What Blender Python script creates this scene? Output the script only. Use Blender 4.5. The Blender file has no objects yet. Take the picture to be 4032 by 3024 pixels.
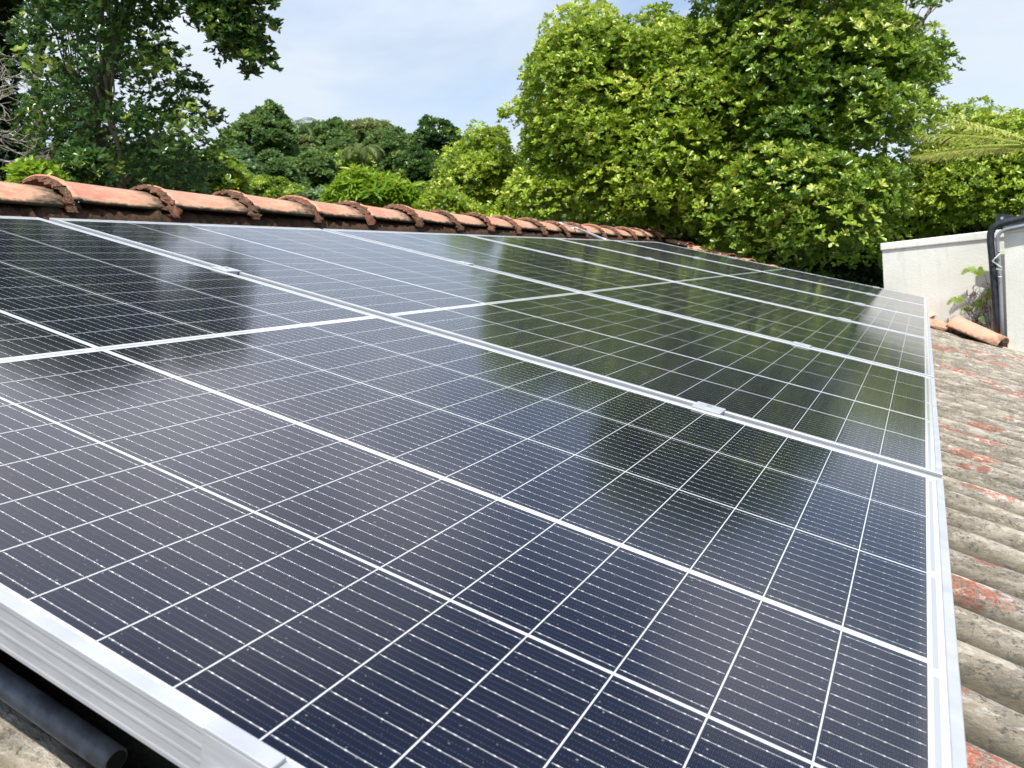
import bpy, math, random
import numpy as np
from mathutils import Matrix, Vector

# ------------------------------------------------------------------ frames
# "roof" coordinates: X down the slope, Y along the ridge, Z out of the panel plane
TH = math.radians(18.0)
M = np.array([[math.cos(TH), 0, math.sin(TH)], [0, 1, 0], [-math.sin(TH), 0, math.cos(TH)]])   # roof -> world
CAMR = np.array([1.7395, .5546, -.1781]); F = 3129.0631
def rodr(w):
    t = np.linalg.norm(w); k = w / t
    K = np.array([[0, -k[2], k[1]], [k[2], 0, -k[0]], [-k[1], k[0], 0]])
    return np.eye(3) + math.sin(t) * K + (1 - math.cos(t)) * K @ K
R = rodr(CAMR)
CR = np.array([-0.0982, -0.3066, 0.3369])          # camera, roof coordinates
CW = M @ CR
def W(p): return M @ np.asarray(p, float)
def ray(x, y): return M @ (R.T @ np.array([(x - 2016) / F, (y - 1512) / F, 1.0]))
def at(x, y, d): return CW + ray(x, y) * d          # a world point at depth d

# ------------------------------------------------------------------ camera, world, sun
sc = bpy.context.scene
cam_d = bpy.data.cameras.new('camera'); cam = bpy.data.objects.new('camera', cam_d); sc.collection.objects.link(cam)
rt, dn, fw = M @ R[0], M @ R[1], M @ R[2]
mw = Matrix.Identity(4)
for i in range(3):
    mw[i][0] = rt[i]; mw[i][1] = -dn[i]; mw[i][2] = -fw[i]; mw[i][3] = CW[i]
cam.matrix_world = mw
cam_d.sensor_width = 36; cam_d.lens = F / 4032 * 36; cam_d.clip_start = .01; cam_d.clip_end = 2000
cam_d.dof.use_dof = True; cam_d.dof.focus_distance = 1.3; cam_d.dof.aperture_fstop = 16
sc.camera = cam
sc.view_settings.view_transform = 'Standard'; sc.view_settings.look = 'None'
sc.view_settings.exposure = 0.55; sc.view_settings.gamma = 1

SUN_EL = math.radians(61); SUN_AZ = math.radians(148)     # azimuth from +Y clockwise (toward +X)
sdir = np.array([math.sin(SUN_AZ) * math.cos(SUN_EL), math.cos(SUN_AZ) * math.cos(SUN_EL), math.sin(SUN_EL)])
world = bpy.data.worlds.new('World'); sc.world = world; world.use_nodes = True
nt = world.node_tree; nt.nodes.clear()
def wn(t, **k):
    n = nt.nodes.new(t)
    for a, b in k.items(): setattr(n, a, b)
    return n
sky = wn('ShaderNodeTexSky', sky_type='NISHITA', sun_disc=False, sun_elevation=SUN_EL, sun_rotation=SUN_AZ)
sky.air_density = 1.0; sky.dust_density = .4; sky.ozone_density = 1.6
tc = wn('ShaderNodeTexCoord'); mp = wn('ShaderNodeMapping'); mp.inputs['Scale'].default_value = (1, 1, 2.0); mp.inputs['Location'].default_value = (6.6, 5.5, 1.7)
no = wn('ShaderNodeTexNoise'); no.inputs['Scale'].default_value = 2.3; no.inputs['Detail'].default_value = 7; no.inputs['Roughness'].default_value = .52; no.inputs['Distortion'].default_value = .35
cr = wn('ShaderNodeValToRGB'); cr.color_ramp.elements[0].position = .38; cr.color_ramp.elements[1].position = .56
cr.color_ramp.elements[0].color = (.26, .26, .26, 1); cr.color_ramp.elements[1].color = (.97, .97, .97, 1)
mx = wn('ShaderNodeMix', data_type='RGBA'); bg = wn('ShaderNodeBackground'); wo = wn('ShaderNodeOutputWorld')
bg.inputs[1].default_value = .128
L = nt.links.new
L(tc.outputs['Generated'], mp.inputs[0]); L(mp.outputs[0], no.inputs[0]); L(no.outputs[0], cr.inputs[0])
sxz = wn('ShaderNodeSeparateXYZ'); L(tc.outputs['Generated'], sxz.inputs[0])
hi = wn('ShaderNodeMapRange', interpolation_type='SMOOTHSTEP'); L(sxz.outputs[2], hi.inputs[0])
hi.inputs[1].default_value = .40; hi.inputs[2].default_value = .56; hi.inputs[3].default_value = 1.0; hi.inputs[4].default_value = .04
ml = wn('ShaderNodeMath', operation='MULTIPLY'); L(cr.outputs[0], ml.inputs[0]); L(hi.outputs[0], ml.inputs[1])
cc = wn('ShaderNodeMix', data_type='RGBA'); up_ = wn('ShaderNodeMapRange'); L(sxz.outputs[2], up_.inputs[0]); up_.inputs[1].default_value = .30; up_.inputs[2].default_value = .50
L(up_.outputs[0], cc.inputs[0]); cc.inputs[6].default_value = (4.3, 4.75, 5.3, 1); cc.inputs[7].default_value = (8.8, 8.8, 9.4, 1)   # clouds brighten toward the high sun
# two sunlit cloud banks in an otherwise bluer upper sky: a wide one over the left tree, a small one over the right tree
def bank(az, el, inner, outer):
    a, e = math.radians(az), math.radians(el)
    dt = wn('ShaderNodeVectorMath', operation='DOT_PRODUCT'); L(tc.outputs['Generated'], dt.inputs[0]); dt.inputs[1].default_value = (math.sin(a) * math.cos(e), math.cos(a) * math.cos(e), math.sin(e))
    r = wn('ShaderNodeMapRange', interpolation_type='SMOOTHSTEP'); L(dt.outputs['Value'], r.inputs[0])
    r.inputs[1].default_value = math.cos(math.radians(outer)); r.inputs[2].default_value = math.cos(math.radians(inner))
    q = wn('ShaderNodeMath', operation='MULTIPLY_ADD'); L(no.outputs[0], q.inputs[0]); q.inputs[1].default_value = 2.6; q.inputs[2].default_value = -.55
    p = wn('ShaderNodeMath', operation='MULTIPLY', use_clamp=True); L(r.outputs[0], p.inputs[0]); L(q.outputs[0], p.inputs[1]); return p.outputs[0]
b1 = bank(-40, 24, 16, 29); b2 = bank(6, 27, 3, 9)
am = wn('ShaderNodeMath', operation='MAXIMUM'); L(b1, am.inputs[0]); L(b2, am.inputs[1])
a2 = wn('ShaderNodeMath', operation='MAXIMUM'); L(am.outputs[0], a2.inputs[0]); L(ml.outputs[0], a2.inputs[1])
L(a2.outputs[0], mx.inputs[0]); L(sky.outputs[0], mx.inputs[6])
c3 = wn('ShaderNodeMix', data_type='RGBA'); L(b2, c3.inputs[0]); L(cc.outputs[2], c3.inputs[6]); c3.inputs[7].default_value = (8.8, 8.8, 9.2, 1); L(c3.outputs[2], mx.inputs[7])
L(mx.outputs[2], bg.inputs[0]); L(bg.outputs[0], wo.inputs[0])
sun_d = bpy.data.lights.new('sun', 'SUN'); sun_d.energy = 4.4; sun_d.angle = math.radians(.53); sun_d.color = (1, .95, .87)
sun = bpy.data.objects.new('sun', sun_d); sc.collection.objects.link(sun)
sun.rotation_euler = Vector(-sdir).to_track_quat('-Z', 'Y').to_euler()

# ------------------------------------------------------------------ helpers
def tag(o, label=None, cat=None, group=None, kind=None):
    for k, v in (('label', label), ('category', cat), ('group', group), ('kind', kind)):
        if v: o[k] = v
    return o
def empty(name, loc, roofrot=False):
    o = bpy.data.objects.new(name, None); sc.collection.objects.link(o); o.empty_display_size = .05
    m = Matrix.Identity(4)
    if roofrot:
        for i in range(3):
            for j in range(3): m[i][j] = M[i][j]
    for i in range(3): m[i][3] = loc[i]
    o.matrix_world = m
    return o
def link(name, me, mat, parent=None, smooth=False):
    o = bpy.data.objects.new(name, me); sc.collection.objects.link(o)
    if mat: me.materials.append(mat)
    if parent: o.parent = parent
    if smooth:
        me.polygons.foreach_set('use_smooth', [True] * len(me.polygons))
    return o
class MB:
    def __init__(s): s.v = []; s.f = []
    def box(s, a, b, mat3=None, org=None):
        i = len(s.v)
        for z in (a[2], b[2]):
            for y in (a[1], b[1]):
                for x in (a[0], b[0]):
                    p = np.array([x, y, z], float)
                    if mat3 is not None: p = mat3 @ p
                    if org is not None: p = p + org
                    s.v.append(tuple(p))
        for q in ((0, 2, 3, 1), (4, 5, 7, 6), (0, 1, 5, 4), (2, 6, 7, 3), (0, 4, 6, 2), (1, 3, 7, 5)): s.f.append([i + k for k in q])
    def sweep(s, pts, radii, n=8, cap=True):
        """tube along a polyline with a radius per point"""
        pts = [np.asarray(p, float) for p in pts]; base = len(s.v)
        up = np.array([0, 0, 1.0]); prev = None
        for k, p in enumerate(pts):
            t = pts[min(k + 1, len(pts) - 1)] - pts[max(k - 1, 0)]; t = t / (np.linalg.norm(t) + 1e-12)
            if prev is None:
                a = np.cross(t, up if abs(t[2]) < .9 else [1, 0, 0])
            else: a = prev - t * (prev @ t)
            a = a / np.linalg.norm(a); b = np.cross(t, a); prev = a
            r = radii[k] if hasattr(radii, '__len__') else radii
            for j in range(n):
                w = 2 * math.pi * j / n
                s.v.append(tuple(p + r * (math.cos(w) * a + math.sin(w) * b)))
        for k in range(len(pts) - 1):
            for j in range(n):
                s.f.append([base + k * n + j, base + k * n + (j + 1) % n, base + (k + 1) * n + (j + 1) % n, base + (k + 1) * n + j])
        if cap:
            s.f.append([base + j for j in range(n)][::-1]); s.f.append([base + (len(pts) - 1) * n + j for j in range(n)])
    def build(s, name, mat, parent=None, smooth=False, bevel=0, tr=None):
        v = s.v
        if tr is not None: v = [tuple(tr(p)) for p in v]
        me = bpy.data.meshes.new(name); me.from_pydata(v, [], s.f); me.update()
        o = link(name, me, mat, parent, smooth)
        if bevel:
            b = o.modifiers.new('bevel', 'BEVEL'); b.width = bevel; b.segments = 2; b.limit_method = 'ANGLE'
        return o

# node expression helper
class NT:
    def __init__(s, name):
        s.m = bpy.data.materials.new(name); s.m.use_nodes = True; s.t = s.m.node_tree; s.t.nodes.clear()
        s.out = s.t.nodes.new('ShaderNodeOutputMaterial')
    def n(s, t, ins=None, **k):
        nd = s.t.nodes.new(t)
        for a, b in k.items(): setattr(nd, a, b)
        for a, b in (ins or {}).items(): s.set(nd.inputs[a], b)
        return nd
    def set(s, sock, v):
        if isinstance(v, bpy.types.NodeSocket): s.t.links.new(v, sock)
        elif isinstance(v, tuple) and len(v) == 3 and sock.type == 'RGBA': sock.default_value = (*v, 1)
        else: sock.default_value = v
    def math(s, op, a, b=0.0, c=0.0, clamp=False):
        nd = s.t.nodes.new('ShaderNodeMath'); nd.operation = op; nd.use_clamp = clamp
        s.set(nd.inputs[0], a); s.set(nd.inputs[1], b); s.set(nd.inputs[2], c); return nd.outputs[0]
    def mix(s, f, a, b):
        nd = s.t.nodes.new('ShaderNodeMix'); nd.data_type = 'RGBA'
        s.set(nd.inputs[0], f); s.set(nd.inputs[6], a); s.set(nd.inputs[7], b); return nd.outputs[2]
    def noise(s, co, scale, detail=4, rough=.55, dist=0, w=None):
        nd = s.n('ShaderNodeTexNoise'); s.set(nd.inputs['Vector'], co)
        nd.inputs['Scale'].default_value = scale; nd.inputs['Detail'].default_value = detail
        nd.inputs['Roughness'].default_value = rough; nd.inputs['Distortion'].default_value = dist
        return nd.outputs[0]
    def ramp(s, f, lo, hi):   # smooth 0..1
        nd = s.n('ShaderNodeMapRange', interpolation_type='SMOOTHSTEP'); s.set(nd.inputs[0], f)
        nd.inputs[1].default_value = lo; nd.inputs[2].default_value = hi; return nd.outputs[0]
    def bump(s, h, strength, dist, normal=None):
        nd = s.n('ShaderNodeBump'); s.set(nd.inputs['Height'], h); nd.inputs['Strength'].default_value = strength; nd.inputs['Distance'].default_value = dist
        if normal: s.set(nd.inputs['Normal'], normal)
        return nd.outputs[0]
    def bsdf(s, color, rough=.5, metal=0., normal=None, spec=.5, out=True):
        b = s.n('ShaderNodeBsdfPrincipled'); s.set(b.inputs['Base Color'], color); s.set(b.inputs['Roughness'], rough)
        s.set(b.inputs['Metallic'], metal); b.inputs['Specular IOR Level'].default_value = spec
        if normal: s.set(b.inputs['Normal'], normal)
        if out: s.t.links.new(b.outputs[0], s.out.inputs[0])
        return b
    def co(s, kind='Object'): return s.n('ShaderNodeTexCoord').outputs[kind]
    def scaled(s, co, v):
        nd = s.n('ShaderNodeMapping'); s.set(nd.inputs[0], co); nd.inputs['Scale'].default_value = v; return nd.outputs[0]

def simple(name, col, rough=.5, metal=0., var=.12, scale=30, bump=0., bs=60, spec=.5):
    t = NT(name); co = t.co()
    f = t.noise(co, scale, 5, .6)
    c = t.mix(t.ramp(f, .3, .7), tuple(x * (1 - var) for x in col), tuple(min(1, x * (1 + var)) for x in col))
    nrm = t.bump(t.noise(co, bs, 5, .6), 1, bump) if bump else None
    t.bsdf(c, rough, metal, nrm, spec); return t.m

# ---------------------------------------------------------------- materials
def mat_cells():
    t = NT('solar_cells'); co = t.co(); sp = t.n('ShaderNodeSeparateXYZ', {0: co}); x, y = sp.outputs[0], sp.outputs[1]
    m = t.math
    X = m('MULTIPLY', x, -1.0)
    up = m('GREATER_THAN', X, 1.0845)
    ix_lo = m('DIVIDE', X, .0717); ix_hi = m('DIVIDE', m('SUBTRACT', X, 1.0935), .0747)
    ix = m('ADD', m('MULTIPLY', ix_lo, m('SUBTRACT', 1.0, up)), m('MULTIPLY', ix_hi, up))
    fx = m('FRACT', m('ADD', ix, 100.0)); dx = m('MULTIPLY', m('SUBTRACT', .5, m('ABSOLUTE', m('SUBTRACT', fx, .5))), .0725)   # metres from nearest cell edge
    inx = m('MULTIPLY', m('GREATER_THAN', ix, 0.0), m('LESS_THAN', ix, 15.0))
    # y with the wide centre gap
    far = m('GREATER_THAN', y, .4283)
    yy = m('SUBTRACT', y, m('MULTIPLY', far, .0066))
    iy = m('DIVIDE', yy, .2125); fy = m('FRACT', m('ADD', iy, 100.0)); dy = m('MULTIPLY', m('SUBTRACT', .5, m('ABSOLUTE', m('SUBTRACT', fy, .5))), .2125)
    iny = m('MULTIPLY', m('GREATER_THAN', yy, .0008), m('LESS_THAN', yy, 1.0617))
    midgap = m('MULTIPLY', m('GREATER_THAN', y, .4250), m('LESS_THAN', y, .4316))
    # slightly wider white line between the first two strings
    near1 = m('LESS_THAN', m('ABSOLUTE', m('SUBTRACT', y, .2125)), .0019)
    cellm = m('MULTIPLY', m('MULTIPLY', m('GREATER_THAN', dx, .00062), m('GREATER_THAN', dy, .00150)), m('MULTIPLY', inx, iny))
    cellm = m('MULTIPLY', cellm, m('MULTIPLY', m('SUBTRACT', 1.0, midgap), m('SUBTRACT', 1.0, near1)))
    # busbars: 12 per cell, running down the slope
    bf = m('FRACT', m('ADD', m('MULTIPLY', fy, 12.0), 0.0)); db = m('MULTIPLY', m('ABSOLUTE', m('SUBTRACT', bf, .5)), .0177)
    cx = m('MULTIPLY', fx, .0725)
    pad = m('LESS_THAN', m('ABSOLUTE', m('SUBTRACT', m('FRACT', m('ADD', m('MULTIPLY', fx, 5.0), .5)), .5)), .055)
    endp = m('LESS_THAN', m('ABSOLUTE', m('SUBTRACT', dx, .0062)), .0011)
    bw = m('ADD', .00014, m('ADD', m('MULTIPLY', pad, .00022), m('MULTIPLY', endp, .00025)))
    bus = m('MULTIPLY', m('LESS_THAN', db, bw), m('GREATER_THAN', dx, .0018))
    # brighter or duller stretches of the wires
    bus_l = m('ADD', .55, m('MULTIPLY', t.noise(t.scaled(co, (60, 240, 1)), 1, 2), .75))
    # fingers
    fg = m('LESS_THAN', m('FRACT', m('MULTIPLY', x, 700.0)), .20)
    joint = m('MULTIPLY', m('LESS_THAN', m('ABSOLUTE', m('SUBTRACT', m('FRACT', m('ADD', m('MULTIPLY', fy, 36.0), .2)), .5)), .06),
              m('GREATER_THAN', m('FRACT', m('MULTIPLY', x, 360.0)), .5))
    fine = m('ADD', m('MULTIPLY', fg, .15), m('MULTIPLY', joint, .20), clamp=True)
    # each cell a slightly different blue
    vv = t.n('ShaderNodeCombineXYZ', {0: m('FLOOR', m('ADD', ix, m('MULTIPLY', up, 40.0))), 1: m('FLOOR', iy), 2: 0.0})
    wnz = t.n('ShaderNodeTexWhiteNoise', {0: vv.outputs[0]}); rnd = wnz.outputs[0]
    c1 = t.mix(rnd, (.0004, .0018, .0105), (.0010, .0024, .0135))
    c1 = t.mix(m('MULTIPLY', t.ramp(t.noise(co, 3.0, 3), .35, .7), .6), c1, (.0040, .0020, .0060))
    c2 = t.mix(fine, c1, (.14, .17, .23))
    wire = t.n('ShaderNodeCombineColor', {0: bus_l, 1: bus_l, 2: bus_l}).outputs[0]
    c3 = t.mix(bus, c2, wire)
    # white backsheet with grey collector ribbons near the short ends and along the centre strip
    def band(v, a, b): return m('MULTIPLY', m('GREATER_THAN', v, a), m('LESS_THAN', v, b))
    brk = m('ADD', band(y, .636, .656), m('ADD', band(y, .405, .419), m('ADD', m('LESS_THAN', y, .006), m('GREATER_THAN', y, 1.055))), clamp=True)
    rib = m('MULTIPLY', m('ADD', m('ADD', band(x, .0036, .0086), band(X, 2.2205, 2.2255)), m('MULTIPLY', band(X, 1.0815, 1.0872), .8), clamp=True), m('SUBTRACT', 1.0, brk))
    tick = m('MULTIPLY', m('LESS_THAN', db, .0003), m('MULTIPLY', m('GREATER_THAN', x, 0.0), m('LESS_THAN', x, .0036)))
    back = t.mix(m('MULTIPLY', rib, .85), (.56, .58, .59), (.31, .33, .35))
    back = t.mix(m('MULTIPLY', tick, .4), back, (.38, .40, .41))
    col = t.mix(cellm, back, c3)
    # thin dust film and specks on the glass
    dust = m('MULTIPLY', t.ramp(t.noise(co, 2.2, 5, .6), .45, .8), .004)
    col = t.mix(dust, col, (.5, .5, .48))
    speck = t.ramp(t.noise(co, 330, 1, .3), .74, .79)
    col = t.mix(m('MULTIPLY', speck, .22), col, (.7, .72, .68))
    grime = m('MULTIPLY', t.ramp(m('ADD', x, m('MULTIPLY', t.noise(co, 30, 4), .012)), -.012, .022), .16)
    col = t.mix(grime, col, (.40, .38, .33))
    spot = m('MULTIPLY', t.ramp(t.noise(co, 26, 3, .5), .78, .82), .35); col = t.mix(spot, col, (.6, .6, .55))
    rip = t.bump(t.noise(co, 90, 2, .5), 1, .00004)
    rip = t.bump(t.noise(co, 9, 2, .5), 1, .00020, rip)
    b = t.bsdf(col, .16, 0, None); b.inputs['Specular IOR Level'].default_value = 0
    rr = m('ADD', .070, m('MULTIPLY', t.noise(co, 5, 3), .09))
    b.inputs['Coat Weight'].default_value = 1.0; b.inputs['Coat IOR'].default_value = 1.5
    t.set(b.inputs['Coat Roughness'], rr); t.set(b.inputs['Coat Normal'], rip)
    return t.m
def mat_alu():
    t = NT('anodised_aluminium'); co = t.co()
    f = t.noise(t.scaled(co, (4, 4, 40)), 6, 4); g = t.noise(co, 55, 4)
    c = t.mix(t.ramp(f, .3, .7), (.41, .43, .455), (.49, .51, .535))
    c = t.mix(t.ramp(g, .66, .76), c, (.40, .40, .39))
    t.bsdf(c, .42, .2, t.bump(g, 1, .0001)); return t.m
def mat_roof():
    t = NT('weathered_fibre_cement'); co = t.co(); m = t.math
    st = t.scaled(co, (.5, 1.6, 1.0))                     # stretched down the slope
    n1 = t.noise(st, 5, 6, .62, .3); n2 = t.noise(st, 24, 8, .7, .25); n3 = t.noise(co, 110, 6, .75); n4 = t.noise(st, 3.1, 5, .65, .6)
    n5 = t.noise(t.scaled(co, (.6, 1.5, 1)), 75, 5, .75)
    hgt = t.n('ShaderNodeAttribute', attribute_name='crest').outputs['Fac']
    c = t.mix(t.ramp(n1, .35, .65), (.27, .235, .175), (.48, .425, .34))
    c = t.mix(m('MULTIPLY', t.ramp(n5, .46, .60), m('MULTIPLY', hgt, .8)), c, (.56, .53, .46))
    # red paint left where the weather spared it
    redm = m('MULTIPLY', t.ramp(m('ADD', n4, m('MULTIPLY', hgt, .075)), .64, .675), t.ramp(n3, .60, .45))
    red = t.mix(t.ramp(n5, .3, .7), (.40, .10, .06), (.56, .21, .14))
    # white lichen round the paint
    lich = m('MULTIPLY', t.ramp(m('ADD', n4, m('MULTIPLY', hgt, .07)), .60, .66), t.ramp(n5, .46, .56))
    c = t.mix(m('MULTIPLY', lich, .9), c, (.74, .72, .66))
    c = t.mix(redm, c, red)
    # black mould, plus flank and trough shade painted in by crest height
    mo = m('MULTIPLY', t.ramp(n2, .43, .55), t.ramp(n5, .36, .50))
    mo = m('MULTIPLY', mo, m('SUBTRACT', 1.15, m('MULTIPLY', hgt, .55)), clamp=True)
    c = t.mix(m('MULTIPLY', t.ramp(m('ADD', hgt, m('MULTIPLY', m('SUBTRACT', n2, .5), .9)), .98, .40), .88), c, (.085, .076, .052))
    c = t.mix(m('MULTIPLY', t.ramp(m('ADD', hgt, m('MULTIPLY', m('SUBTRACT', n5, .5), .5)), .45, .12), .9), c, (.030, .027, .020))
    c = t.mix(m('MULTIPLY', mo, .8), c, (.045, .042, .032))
    sp = m('MULTIPLY', t.ramp(n3, .53, .59), t.ramp(n2, .42, .52)); c = t.mix(m('MULTIPLY', sp, .75), c, (.07, .065, .05))
    h = m('ADD', m('MULTIPLY', n3, .5), m('ADD', n5, m('MULTIPLY', n2, .6)))
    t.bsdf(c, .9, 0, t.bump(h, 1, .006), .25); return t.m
def mat_terracotta(name='terracotta', clean=(.60, .245, .17), dirt=.0, soot=1.0):
    t = NT(name); co = t.co(); m = t.math
    oi = t.n('ShaderNodeObjectInfo')
    off = t.n('ShaderNodeVectorMath', {0: co, 1: oi.outputs['Location']}, operation='ADD').outputs[0]
    n1 = t.noise(off, 7, 5, .6, .3); n2 = t.noise(t.scaled(off, (1, .4, 1)), 40, 7, .7, .3); n3 = t.noise(off, 170, 5, .7)
    sx = t.n('ShaderNodeSeparateXYZ', {0: co})
    c = t.mix(t.ramp(n1, .3, .7), tuple(a * .86 for a in clean), tuple(min(1, a * 1.12) for a in clean))
    c = t.mix(m('MULTIPLY', t.ramp(n2, .45, .7), .5 - dirt * 3), c, (.62, .38, .27))                     # pale bloom
    rn = oi.outputs['Random']; c = t.mix(m('MULTIPLY', rn, .38), c, (.62, .22, .13)); c = t.mix(m('MULTIPLY', m('FRACT', m('MULTIPLY', rn, 7.3)), .25), c, (.50, .36, .26))
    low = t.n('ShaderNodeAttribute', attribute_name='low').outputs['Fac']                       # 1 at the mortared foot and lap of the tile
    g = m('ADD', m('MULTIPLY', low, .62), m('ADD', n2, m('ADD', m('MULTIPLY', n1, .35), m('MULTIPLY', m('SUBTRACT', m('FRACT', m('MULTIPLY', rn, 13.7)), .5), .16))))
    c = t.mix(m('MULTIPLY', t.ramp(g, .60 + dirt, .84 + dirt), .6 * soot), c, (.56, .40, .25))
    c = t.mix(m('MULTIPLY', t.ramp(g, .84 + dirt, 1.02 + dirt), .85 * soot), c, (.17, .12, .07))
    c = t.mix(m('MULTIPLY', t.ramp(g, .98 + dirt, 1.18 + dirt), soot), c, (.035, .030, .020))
    t.bsdf(c, .85, 0, t.bump(m('ADD', n2, m('MULTIPLY', n3, .4)), 1, .0022), .3); return t.m
def mat_mortar(name='mossy_mortar', k=1.0):
    t = NT(name); co = t.co(); m = t.math
    oi = t.n('ShaderNodeObjectInfo')
    off = t.n('ShaderNodeVectorMath', {0: co, 1: oi.outputs['Location']}, operation='ADD').outputs[0]
    n1 = t.noise(off, 60, 6, .7, .4); n2 = t.noise(off, 160, 5, .7); n3 = t.noise(off, 22, 4, .6)
    c = t.mix(t.ramp(n1, .35, .65), (.11, .045, .03), (.28, .12, .08))
    c = t.mix(m('MULTIPLY', t.ramp(n3, .45, .62), .8), c, (.075, .065, .032))
    c = t.mix(m('MULTIPLY', t.ramp(n2, .58, .66), .7), c, (.46, .33, .25))
    c = t.mix(m('MULTIPLY', t.ramp(n2, .45, .36), .9), c, (.02, .016, .012)); c = t.mix(1 - k, c, (.022, .019, .011))
    t.bsdf(c, .95, 0, t.bump(m('ADD', n1, m('MULTIPLY', n2, .6)), 1, .008), .2); return t.m
def mat_plaster(name, base=(.80, .80, .72)):
    t = NT(name); co = t.co(); m = t.math
    n1 = t.noise(co, 2.2, 5, .6, .4); n2 = t.noise(t.scaled(co, (1, 1, .35)), 9, 6, .65); n3 = t.noise(co, 90, 4)
    c = t.mix(t.ramp(n1, .3, .7), tuple(a * .90 for a in base), base)
    c = t.mix(m('MULTIPLY', t.ramp(n2, .56, .75), .35), c, (.44, .43, .38))
    n4 = t.noise(t.scaled(co, (14, 14, .8)), 1, 5, .6); c = t.mix(m('MULTIPLY', t.ramp(n4, .56, .72), .22), c, (.36, .35, .30))
    t.bsdf(c, .85, 0, t.bump(m('ADD', n3, m('MULTIPLY', n1, 2.0)), 1, .002), .3); return t.m
def mat_leaf(name, a, b, young, dark=None, trans=.35, rough=.42):
    t = NT(name); m = t.math
    at_ = t.n('ShaderNodeAttribute', attribute_name='tint'); f = at_.outputs['Fac']
    c = t.mix(t.ramp(f, 0.0, .75), a, b); c = t.mix(t.ramp(f, .80, .97), c, young)
    bs = t.bsdf(c, rough, 0, None, .5, out=False)
    tr = t.n('ShaderNodeBsdfTranslucent'); gc = t.n('ShaderNodeGamma', {0: c, 1: .8}).outputs[0]
    hs = t.n('ShaderNodeHueSaturation', {4: gc}); hs.inputs[0].default_value = .485; hs.inputs[1].default_value = 1.0; hs.inputs[2].default_value = 1.1
    t.set(tr.inputs[0], hs.outputs[0])
    mxs = t.n('ShaderNodeMixShader', {0: trans}); t.t.links.new(bs.outputs[0], mxs.inputs[1]); t.t.links.new(tr.outputs[0], mxs.inputs[2])
    t.t.links.new(mxs.outputs[0], t.out.inputs[0]); return t.m
MT = dict(
    cells=mat_cells(), alu=mat_alu(), roof=mat_roof(), clay=mat_terracotta(), clay_new=mat_terracotta('clean_terracotta', (.82, .36, .25), .16, .7), mortar=mat_mortar(), bed=mat_mortar('mossy_bed', .35),
    plaster=mat_plaster('white_plaster'), coping=mat_plaster('white_coping', (.84, .84, .77)), black=simple('black_plastic_pipe', (.026, .030, .036), .42, 0, .35, 25, .0004, 160), dusty=simple('dusty_black_pipe', (.13, .14, .16), .36, 0, .4, 30, .0005, 160),
    grey=simple('grey_conduit', (.25, .27, .30), .4, .1, .1, 20), twine=simple('white_cord', (.62, .60, .52), .8, 0, .2, 80, .001, 200),
    bark=simple('tree_bark', (.16, .135, .105), .95, 0, .45, 6, .03, 18, .2), bark_d=simple('dark_bark', (.07, .06, .045), .95, 0, .4, 8, .02, 22, .2),
    twig=simple('dead_twig', (.40, .37, .32), .9, 0, .25, 14, .002, 40, .2), dryfern=simple('dry_brown_stalks', (.16, .09, .06), .9, 0, .4, 40, .001, 90, .2),
    ground=simple('ground_soil', (.05, .07, .03), .95, 0, .4, .3, .05, 3, .1), hill=simple('hill_soil', (.03, .045, .02), .95, 0, .4, .2, .05, 2, .1),
    bore_shade=simple('pipe_bore_shade', (.004, .004, .004), .9), steel=simple('galvanised_strip', (.55, .58, .62), .32, .6, .08, 30), wallin=simple('house_plaster', (.55, .53, .48), .9, 0, .1, 3))

# ---------------------------------------------------------------- ground and hill (never nearer than the house)
GZ = -3.6
n = 90
gx = np.linspace(-320, 320, n); gy = np.linspace(-260, 420, n)
gv = []
for j in range(n):
    for i in range(n):
        x, y = gx[i], gy[j]; d = math.hypot(x, y)
        s = min(1, max(0, (d - 26) / 60)); s = s * s * (3 - 2 * s)
        az = math.atan2(x, y); k = math.exp(-((az + .62) / .75) ** 2)
        gv.append((x, y, GZ + s * (2.0 + 12.5 * k) + .4 * math.sin(x * .11) * math.cos(y * .09) * s))
gf = [[j * n + i, j * n + i + 1, (j + 1) * n + i + 1, (j + 1) * n + i] for j in range(n - 1) for i in range(n - 1)]
me = bpy.data.meshes.new('ground'); me.from_pydata(gv, [], gf); tag(link('ground', me, MT['ground'], None, True), kind='structure')
def ground_z(x, y):
    d = math.hypot(x, y); s = min(1, max(0, (d - 26) / 60)); s = s * s * (3 - 2 * s)
    az = math.atan2(x, y); k = math.exp(-((az + .62) / .75) ** 2); return GZ + s * (2.0 + 12.5 * k)

# ---------------------------------------------------------------- house
RZ = lambda x: -.215 - .03 * x            # mean crest plane of the roof under the array
KS = 1.31                                    # the ridge lies this much farther than the panel top edge line of sight
RIDX = CR[0] + KS * (-2.405 - CR[0])
def roof_px(x, y, h):
    d = M.T @ ray(x, y); nn = np.array([.03, 0, 1]); t = ((np.array([0, 0, -.215 + h]) - CR) @ nn) / (d @ nn); return CR + d * t
VT = [roof_px(x, y, .085) for x, y in ((2735, 957), (2878, 995), (3000, 1030), (3100, 1058), (3400, 1150), (3664, 1240))]
VT = [VT[0] + (VT[0] - VT[1]) * .6] + VT + [VT[-1] + np.array([.05, .18, 0]), VT[-1] + np.array([4, -.4, 0])]
VX = np.array([p[0] for p in VT]); VY = np.array([p[1] for p in VT])
def verge_y(x): return float(np.interp(x, VX, VY)) - .03
def old_verge(x): return np.array([x, 6.80 - .56 * (x - .1) if x < .1 else 6.80 - .25 * (x - .1), -.21 - .05 * x])
house = empty('house', W((0, 3, -.3)) * [1, 1, 0] + np.array([0, 0, GZ]))
tag(house, 'low house with a mossy corrugated roof and red clay ridge tiles under the panels', 'house')
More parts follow.
